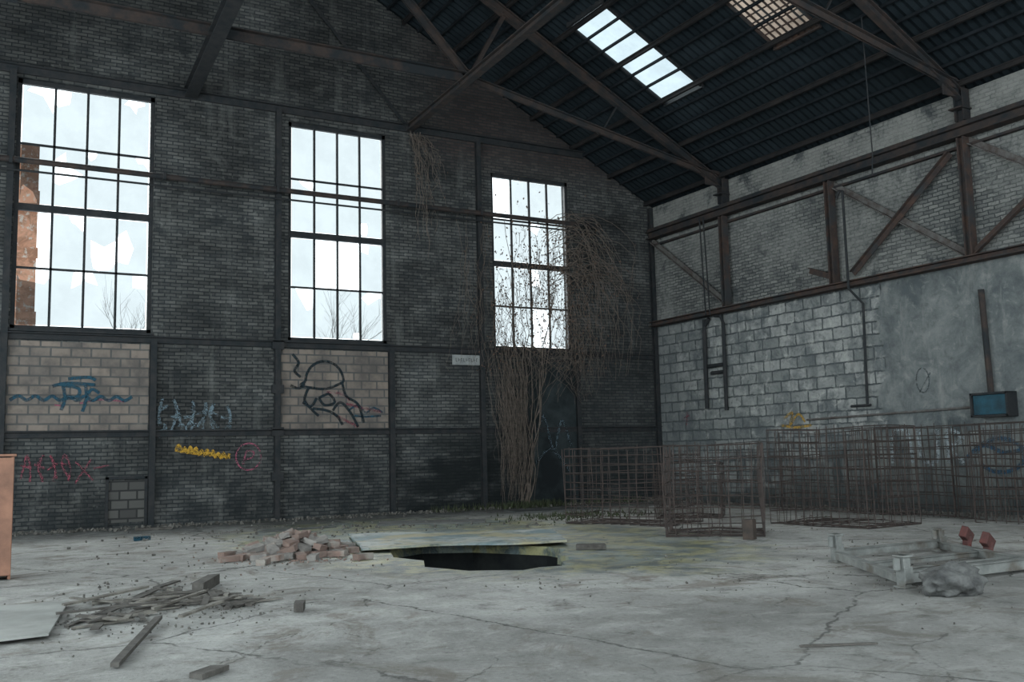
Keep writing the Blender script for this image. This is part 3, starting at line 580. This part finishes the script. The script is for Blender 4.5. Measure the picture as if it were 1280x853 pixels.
def leafq(bm,p,s):
    e=Euler((rnd.uniform(0,6.3),rnd.uniform(0,6.3),rnd.uniform(0,6.3))).to_matrix()
    face(bm,[V(p)+e@V(q) for q in ((-s,0,0),(0,-s*.6,s*.2),(s,0,0),(0,s*.6,s*.2))])
for p in leafpts:
    if p.y>-.08: p.y=-.08
    for j in range(rnd.choice([0,0,1,1])): leafq(bm,p+V((rnd.uniform(-.08,.08),rnd.uniform(-.06,.0),rnd.uniform(-.08,.08))),rnd.uniform(.018,.045))
for i in range(1300):
    p=V((rnd.gauss(-4.0,.85),rnd.uniform(-.22,-.1),rnd.gauss(5.9,1.05))); p.z=max(p.z,rnd.uniform(4.2,4.6)); leafq(bm,p,rnd.uniform(.02,.048))
lf=mk("dry_leaves",bm,M_leaf,v); lf["kind"]="stuff"
bm=bmesh.new()
for i in range(900):
    x=rnd.choice([rnd.gauss(-4.6,.5),rnd.uniform(-7.5,-1)]); y=-abs(rnd.gauss(.25,.25))-.05; h=rnd.uniform(.04,.22)
    if x>-.1: continue
    p=V((x,y,0)); a=rnd.uniform(0,6.3); d=V((math.cos(a),math.sin(a),0))*.02; face(bm,[p-d,p+d,p+d*rnd.uniform(-3,3)+V((0,-.03,h))])
o=mk("weed_tuft",bm,M_weed,origin=(-4.6,-.3,0)); tag(o,"low green weeds along the wall foot","weeds"); o["kind"]="stuff"
# ---------------------------------------------------------------- pit plate
bm=bmesh.new()
cs=[V((-11.75,-6.1,.05)),V((-12.6,-9.05,.07)),V((-9.78,-10.25,.08)),V((-8.65,-8.0,.05))]
N=12; g_=[[None]*(N+1) for _ in range(N+1)]
for lay,th in ((0,0),(1,.03)):
    for i in range(N+1):
        for j in range(N+1):
            a=cs[0].lerp(cs[3],j/N); b_=cs[1].lerp(cs[2],j/N); q=a.lerp(b_,i/N); q=q+V((.02*math.sin(j*2.1),.02*math.sin(i*1.7),.012*math.sin(i*.9+j*.7)+th-.02)); q.z=max(q.z,.012+th)
            g_[i][j]=bm.verts.new(q)
    for i in range(N):
        for j in range(N): bm.faces.new((g_[i][j],g_[i+1][j],g_[i+1][j+1],g_[i][j+1]))
bm.verts.ensure_lookup_table(); M_=(N+1)**2
def idx(i,j): return i*(N+1)+j
bord=[(0,j) for j in range(N)]+[(i,N) for i in range(N)]+[(N,j) for j in range(N,0,-1)]+[(i,0) for i in range(N,0,-1)]
for a,b_ in zip(bord,bord[1:]+bord[:1]):
    A,B_=idx(*a),idx(*b_); bm.faces.new((bm.verts[A],bm.verts[B_],bm.verts[B_+M_],bm.verts[A+M_]))
tag(mk("cover_sheet",bm,M_plate,origin=(-10.7,-8.3,.03)),"large stained pale steel sheet half covering the pit","metal sheet")
M_board=noisy("dark_damp_board",(.06,.065,.065),(.115,.115,.11),3,.8)
for cx,cy,sx,sy,rz in [(-9.1,-3.9,2.2,1.0,-.5),(-5.0,-2.2,2.4,.9,-.15),(-11.9,-3.6,1.6,.25,.2)]:
    bm=bmesh.new(); box(bm,(cx,cy,.015),(sx,sy,.03),Euler((0,0,rz))); tag(mk("flat_board",bm,M_board,origin=(cx,cy,0)),"dark damp board lying flat near the wall","board")
# ---------------------------------------------------------------- brick pile
rnd=random.Random(5)
def brickmesh(seed,mat):
    r=random.Random(seed); bm=bmesh.new(); box(bm,(0,0,0),(.24,.115,.07)); bmesh.ops.subdivide_edges(bm,edges=bm.edges[:],cuts=2,use_grid_fill=True)
    for v_ in bm.verts: v_.co+=V((r.uniform(-1,1),r.uniform(-1,1),r.uniform(-1,1)))*.0045
    if seed%2: 
        for v_ in bm.verts:
            if v_.co.x>.04: v_.co.x=.05+r.uniform(-.02,.02)
    bmesh.ops.recalc_face_normals(bm,faces=bm.faces[:]); me=bpy.data.meshes.new("brick"); bm.to_mesh(me); bm.free(); me.materials.append(mat); return me
bmes=[brickmesh(i,[M_brickP,M_brickG,M_brickP][i%3]) for i in range(6)]
def putbrick(x,y,z,eu,me,label="broken dusty red brick in a rubble heap",group="bricks in the rubble heap",sc=1.1):
    o=bpy.data.objects.new("brick",me); o.location=(x,y,z); o.rotation_euler=eu; o.scale=(sc,sc,sc); COL.objects.link(o); tag(o,label,"brick",group)
cx,cy=-13.4,-8.35
for lay,(rad,cnt) in enumerate([(1.02,40),(.74,24),(.48,13),(.26,6)]):
    i=0; tries=0; pl=[]
    while i<cnt and tries<900:
        tries+=1; a=rnd.uniform(0,6.283); r_=rad*math.sqrt(rnd.random()); x=cx+r_*math.cos(a)*.9+r_*math.sin(a)*.2; y=cy+r_*math.sin(a)*1.15
        if x>-12.6 and y<-8.4: continue
        if any((x-p[0])**2+(y-p[1])**2<.21**2 for p in pl): continue
        pl.append((x,y)); i+=1
        tl=.10 if lay==0 else .35
        putbrick(x,y,.045+.074*lay+(0 if lay==0 else rnd.uniform(-.01,.02)),(rnd.uniform(-tl,tl),rnd.uniform(-tl,tl),rnd.uniform(0,3.14)),rnd.choice(bmes))
for x,y in [(-14.35,-8.2),(-14.5,-8.9),(-14.2,-9.6),(-12.9,-9.9),(-12.7,-6.6)]: putbrick(x,y,.042,(0,0,rnd.uniform(0,3)),bmes[0])
bm=bmesh.new()
for i in range(420):
    a=rnd.uniform(0,6.283); r_=abs(rnd.gauss(0,.8)); x=cx+r_*math.cos(a)+.1; y=cy+r_*math.sin(a)*1.2-.5
    if x>-12.65 and y<-8.6: continue
    s_=rnd.uniform(.008,.03); box(bm,(x,y,s_*.3),(s_,s_*.8,s_*.6),Euler((rnd.uniform(0,3),rnd.uniform(0,3),0)))
o=mk("brick_crumbs",bm,M_brickP,origin=(cx,cy,0)); tag(o,"reddish brick crumbs and dust around the heap","rubble"); o["kind"]="stuff"
# ---------------------------------------------------------------- wood debris
def plank(p1,p2,w,t,mt,label="weathered broken board in a scrap wood heap",group="scrap wood pieces",nm="plank"):
    p1=V(p1);p2=V(p2); mid=(p1+p2)/2; bm=bmesh.new(); L=(p2-p1).length
    h=[V((-L/2,-w/2,-t/2)),V((L/2,-w/2*rnd.uniform(.8,1),-t/2)),V((L/2-rnd.uniform(0,.06),w/2,-t/2)),V((-L/2+rnd.uniform(0,.05),w/2,-t/2))]
    hexa(bm,h+[q+V((rnd.uniform(-.004,.004),0,t)) for q in h])
    o=mk(nm,bm,mt,origin=(0,0,0)); o.location=mid; d=p2-p1
    o.rotation_euler=(0,-math.atan2(d.z,math.hypot(d.x,d.y)),math.atan2(d.y,d.x)); return tag(o,label,"wood",group)
plank((-16.82,-15.55,.03),(-16.22,-13.7,.05),.06,.03,M_woodD)
specs=[((-16.95,-13.5),(-15.95,-11.5)),((-16.7,-13.3),(-15.8,-11.4)),((-16.9,-12.4),(-16.0,-11.6)),((-17.0,-13.1),(-16.0,-13.0)),((-16.6,-12.1),(-15.7,-12.0)),((-16.75,-11.7),(-16.1,-12.9)),((-16.2,-13.2),(-15.5,-12.2)),((-16.1,-14.0),(-15.4,-13.1)),((-15.9,-12.6),(-15.2,-12.5))]
for i,(a,b_) in enumerate(specs):
    z=.015+.022*(i%4); plank((*a,z),(*b_,z+rnd.uniform(-.003,.02)),rnd.uniform(.045,.08),rnd.uniform(.014,.022),rnd.choice([M_wood,M_woodD]))
for i in range(66):
    u=rnd.random(); v_=rnd.random()
    if u+v_>1: u,v_=1-u,1-v_
    x=-16.95+u*1.25+v_*2.0; y=-13.9+u*2.7+v_*.7
    a=rnd.choice([rnd.gauss(1.1,.35),rnd.gauss(.1,.4),rnd.uniform(0,3.1)]); L=rnd.uniform(.14,.55); z=.012+rnd.choice([0,0,0,.02,.04])
    d=V((math.cos(a),math.sin(a)))*L/2
    plank((x-d.x,y-d.y,z),(x+d.x,y+d.y,z+rnd.uniform(-.0,.015)),rnd.uniform(.04,.09),rnd.uniform(.010,.02),rnd.choice([M_wood,M_woodD]))
plank((-15.55,-12.0,.06),(-15.2,-11.25,.06),.13,.11,M_woodD,"thick dark timber block on dusty concrete",None,"timber_block")
plank((-15.05,-13.95,.045),(-14.95,-13.7,.045),.09,.08,M_woodD,"small dark timber offcut on bare concrete",None,"timber_block")
plank((-16.42,-16.2,.02),(-16.2,-16.0,.02),.12,.035,M_woodD,"short dark wooden offcut on bare concrete",None,"timber_block")
plank((-12.6,-17.7,.012),(-12.1,-17.95,.012),.02,.015,M_woodD,"thin dark stick on bare concrete",None,"stick")
plank((-15.05,-4.0,.04),(-14.75,-3.9,.04),.12,.07,P_blue,"small teal blue scrap on dusty concrete",None,"scrap_piece")
plank((-14.6,-1.2,.03),(-13.9,-1.4,.03),.1,.05,M_woodD,"dark plank lying by the brick wall",None)
plank((-9.95,-10.75,.04),(-9.6,-11.0,.04),.2,.07,M_woodD,"dark flat block beside the pit",None,"timber_block")
plank((-3.9,-14.0,.03),(-3.0,-14.6,.03),.12,.05,M_woodD,"dark plank behind the pale steel frame",None)
bm=bmesh.new(); 
pl=[(-16.8,-12.05),(-17.12,-14.02),(-18.7,-14.25),(-18.4,-11.85)]
vs=[V((x,y,.035)) for x,y in pl]; hexa(bm,vs+[q+V((0,0,.018)) for q in vs])
tag(mk("plywood_sheet",bm,M_ply,origin=(-17.7,-13,.03)),"pale dusty plywood sheet lying on concrete","plywood sheet")
bm=bmesh.new(); bar(bm,(-17.0,-12.6,.017),(-18.4,-12.8,.017),.08,.033); tag(mk("plank",bm,M_woodD,origin=(-17.7,-12.7,0)),"plank wedged beneath the pale plywood","wood")
c_=empty("wooden_cupboard",(-17.64,-8.9,0)); tag(c_,"tall faded red brown wooden cupboard on concrete","cupboard")
def cbox(nm,c,s,mt): bm=bmesh.new(); box(bm,V(c)+V((-.10,0,0)),s); mk(nm,bm,mt,c_,bevel=.006)
cbox("side_panel",(-17.12,-8.85,.76),(.035,.6,1.5),M_orange); cbox("side_panel",(-18.05,-8.85,.76),(.035,.6,1.5),M_orange)
cbox("back_panel",(-17.58,-8.57,.76),(.9,.02,1.46),M_woodD); cbox("top_panel",(-17.58,-8.85,1.53),(1.0,.64,.03),M_orange)
cbox("door",(-17.58,-9.17,.78),(.95,.03,1.44),M_orange)
for z in (.05,.75): cbox("shelf",(-17.58,-8.85,z),(.88,.52,.03),M_woodD)
# ---------------------------------------------------------------- gabion cages
def panel(bm,o,u,wd,ht,sx,sz,r,rr,up=V((0,0,1)),bow=.02):
    o=V(o);u=V(u).normalized(); n=max(1,round(wd/sx)); m=max(1,round(ht/sz))
    perp=u.cross(up)
    for i in range(n+1):
        off=rr.uniform(-.02,.02) if 0<i<n else 0; lean=rr.uniform(-bow,bow)
        a=o+u*(wd*i/n+off); b_=a+up*(ht+(rr.uniform(-.06,.05) if 0<i<n else 0))+u*lean*.6+perp*lean
        mid=(a+b_)/2+perp*rr.uniform(-bow,bow)+u*rr.uniform(-bow,bow)*.8; tube(bm,[a,mid,b_],r,4)
    for j in range(m+1):
        a=o+up*(ht*j/m+(rr.uniform(-.02,.02) if 0<j<m else 0)); b_=a+u*wd
        mid=(a+b_)/2+perp*rr.uniform(-bow,bow)+up*rr.uniform(-bow,bow); tube(bm,[a,mid,b_],r,4)
def cage(p,u,wd,dp,ht,seed,label,sx=.17,sz=.17,bottom=True,r=.0085):
    rr=random.Random(seed); u=V((u[0],u[1],0)).normalized(); w_=V((-u.y,u.x,0)); p=V(p)
    e=empty("wire_cage",p+u*wd/2+w_*dp/2); tag(e,label,"wire cage","rusty wire gabion cages")
    def P(o,uu,L,H,up_=V((0,0,1))): bm=bmesh.new(); panel(bm,o,uu,L,H,sx,sz,r,rr,up_,.045); mk("mesh_panel",bm,M_wire,e)
    P(p,u,wd,ht); P(p+w_*dp,u,wd,ht); P(p,w_,dp,ht); P(p+u*wd,w_,dp,ht)
    if bottom: P(p+V((0,0,.01)),u,wd,dp,w_)
cage((-7.3,-6.3,.01),(.9,-2.1),2.3,1.35,1.46,1,"rusty welded wire cage standing on concrete floor",.20,.17)
cage((-7.8,-10.1,.01),(1.1,-1.0),1.55,1.5,1.47,2,"open rusty wire cage standing on concrete floor",.18,.22)
cage((-4.65,-9.2,.01),(.2,-2.1),2.1,1.5,1.72,3,"tall rusty wire cage standing near block wall",.19,.24)
cage((-5.3,-6.6,.01),(.9,-.9),1.3,1.2,1.1,4,"low bent rusty wire cage between taller cages",.2,.24)
def fence(x,y0,y1,h,seed,label,sx=.16):
    rr=random.Random(seed); bm=bmesh.new(); panel(bm,(x,y0,.01),(0.0,y1-y0,0),abs(y1-y0),h,sx,.2,.009,rr,V((0,0,1)),.07)
    for fy in (y0,y1): tube(bm,[(x,fy,0.01),(x,fy,h)],.013,5)
    tag(mk("wire_mesh_panel",bm,M_wire,origin=(x,(y0+y1)/2,.01)),label,"wire mesh panel","upright wire mesh panels")
L_="rusty upright wire mesh panel against grey wall"
fence(-1.6,-6.4,-8.9,1.72,31,L_); fence(-1.5,-9.0,-11.4,1.74,32,L_); fence(-1.6,-11.45,-14.0,1.74,33,L_)
fence(-1.0,-7.8,-10.4,1.70,34,L_); fence(-.8,-3.0,-6.5,1.5,35,L_); fence(-1.05,-10.5,-13.2,1.72,36,L_); fence(-2.1,-11.6,-13.8,1.6,37,L_,.2)
bm=bmesh.new()
for i in range(500):
    x=rnd.gauss(-5.9,.8); y=rnd.gauss(-4.6,.6); p=V((x,y,0)); a=rnd.uniform(0,6.3); d=V((math.cos(a),math.sin(a),0))*.02; face(bm,[p-d,p+d,p+d*rnd.uniform(-3,3)+V((0,0,rnd.uniform(.03,.12)))])
o=mk("weed_tuft",bm,M_weed,origin=(-5.9,-5.2,0)); tag(o,"low weeds sprouting behind the wire cages","weeds"); o["kind"]="stuff"
bm=bmesh.new(); box(bm,(-7.12,-11.3,.155),(.17,.17,.31),Euler((0,0,.5))); tag(mk("timber_block",bm,noisy("brown_block",(.075,.055,.046),(.04,.034,.03),6,.9),origin=(-7.12,-11.3,0),bevel=.01),"short dark brown timber block standing upright","wood")
# ---------------------------------------------------------------- pale steel frame
f_=empty("steel_frame",(-8.0,-15.3,0)); tag(f_,"pale grey steel frame with stub legs lying on concrete","metal frame")
P1,P2,P3,P4=V((-8.45,-14.25,0)),V((-9.65,-16.2,0)),V((-7.6,-16.25,0)),V((-6.55,-14.25,0))
def rail(a,b_,z,w,h,mt=M_frame): bm=bmesh.new(); bar(bm,a+V((0,0,z)),b_+V((0,0,z)),w,h); bar(bm,a+V((0,0,z+h/2)),b_+V((0,0,z+h/2)),w+.04,.012); mk("rail",bm,mt,f_,bevel=.004)
rail(P1,P2,.08,.06,.09); rail(P2,P3,.10,.07,.11); rail(P3,P4,.08,.06,.09); rail(P4,P1,.10,.06,.09)
rail(P1.lerp(P2,.45),P4.lerp(P3,.45),.07,.05,.06)
rail(P1.lerp(P2,.82),P4.lerp(P3,.85),.09,.05,.08)
for i,(p,hh_) in enumerate([(P1,.34),(P2,.32),(P3,.32),(P4,.3)]):
    bm=bmesh.new(); box(bm,p+V((0,0,hh_/2)),(.10,.10,hh_)); box(bm,p+V((0,0,hh_-.01)),(.14,.14,.02)); box(bm,p+V((.0,0,.012)),(.15,.15,.02)); box(bm,p+V((0,-.06,hh_*.4)),(.12,.015,.16)); tube(bm,[p+V((-.09,0,hh_*.55)),p+V((-.09,0,hh_*.92))],.035,8); mk("leg",bm,M_frame,f_,bevel=.004)
for p in (P4+V((.05,-.3,0)),P4.lerp(P3,.5)):
    bm=bmesh.new(); box(bm,p+V((.1,0,.22)),(.24,.09,.15),Euler((.2,.5,.3))); box(bm,p+V((.16,.04,.14)),(.2,.07,.12),Euler((.2,.2,.9))); box(bm,p+V((.1,0,.10)),(.08,.08,.2)); mk("red_bracket",bm,M_red,f_,bevel=.008)
bm=bmesh.new(); bmesh.ops.create_icosphere(bm,subdivisions=4,radius=1)
from mathutils import noise as mn
for v_ in bm.verts:
    d=1+.30*mn.noise(v_.co*1.6)+.20*mn.noise(v_.co*4.0+V((3,1,2)))+.08*mn.noise(v_.co*10); v_.co=V((v_.co.x*.31*d,v_.co.y*.24*d,max(-.02,v_.co.z*.16*d+.10)))
bmesh.ops.translate(bm,verts=bm.verts[:],vec=V((-9.65,-16.75,0.02)))
tag(mk("rubble_sack",bm,M_stone,origin=(-9.65,-16.75,0),smooth=True),"lumpy grey sack slumped beside the pale frame","sack")
# ---------------------------------------------------------------- rubble scatter (uncountable)
rnd=random.Random(77); bm=bmesh.new()
def inpit(x,y): return (-12.9<x<-9.9 and -12.5<y<-8.4) or (-12.6<x<-8.6 and -10.2<y<-6.1)
def peb(x,y,s):
    if inpit(x,y) or x>-.3 or y>-.1: return
    e=Euler((rnd.uniform(0,3),rnd.uniform(0,3),rnd.uniform(0,3))); box(bm,(x,y,s*.3),(s,s*rnd.uniform(.5,.9),s*rnd.uniform(.4,.7)),e)
for i in range(90): peb(rnd.gauss(-13.4,1.1),rnd.gauss(-8.8,1.1),rnd.uniform(.01,.035))
for i in range(420): peb(rnd.gauss(-16.0,.7),rnd.gauss(-12.8,.9),rnd.uniform(.006,.025))
for cl in range(34):
    cx_,cy_=rnd.uniform(-16.5,-2),rnd.uniform(-16.5,-1.5); sp_=rnd.uniform(.15,.5)
    for i in range(rnd.randint(6,30)): peb(rnd.gauss(cx_,sp_),rnd.gauss(cy_,sp_),rnd.choice([rnd.uniform(.006,.016),rnd.uniform(.006,.016),rnd.uniform(.01,.035)]))
for i in range(650): peb(rnd.uniform(-17.5,-.4),-abs(rnd.gauss(.1,.4))-.1,rnd.uniform(.015,.08))
for i in range(260): peb(rnd.uniform(-.9,-.35),rnd.uniform(-14,-.2),rnd.uniform(.02,.08))
for i in range(220): peb(rnd.gauss(-11,1.8),rnd.gauss(-4.5,1.2),rnd.uniform(.015,.06))
for i in range(160): peb(rnd.gauss(-8.6,1.3),rnd.gauss(-15,1.4),rnd.uniform(.006,.02))
o=mk("rubble_scatter",bm,M_rub,origin=(0,0,0)); tag(o,"small stone and brick crumbs strewn over concrete","rubble"); o["kind"]="stuff"
# ---------------------------------------------------------------- light
w=bpy.data.worlds.new("world"); bpy.context.scene.world=w; w.use_nodes=True
bg=w.node_tree.nodes['Background']; bg.inputs[0].default_value=(.87,.965,1.0,1); bg.inputs[1].default_value=3.0
def area(loc,tgt,sx,sy,P,col):
    l=bpy.data.lights.new("opening_light",'AREA'); l.shape='RECTANGLE'; l.size=sx; l.size_y=sy; l.energy=P; l.color=col
    o=bpy.data.objects.new("opening_light",l); COL.objects.link(o); o.location=loc; o.rotation_euler=(V(tgt)-V(loc)).to_track_quat('-Z','Y').to_euler(); return o
area((-18,-25.5,5.0),(-7,0,3.0),14,6,600,(.76,.95,1))
area((-24.8,-10,5.0),(0,-6,2.5),14,5,480,(.76,.95,1))
s=bpy.data.lights.new("overcast_sun",'SUN'); s.energy=23; s.angle=math.radians(60); s.color=(.97,1.0,.98)
so=bpy.data.objects.new("overcast_sun",s); COL.objects.link(so); so.rotation_euler=V((.05,-1,-.75)).to_track_quat('-Z','Y').to_euler()
for o in bpy.data.objects:
    if "_o" in o: del o["_o"]
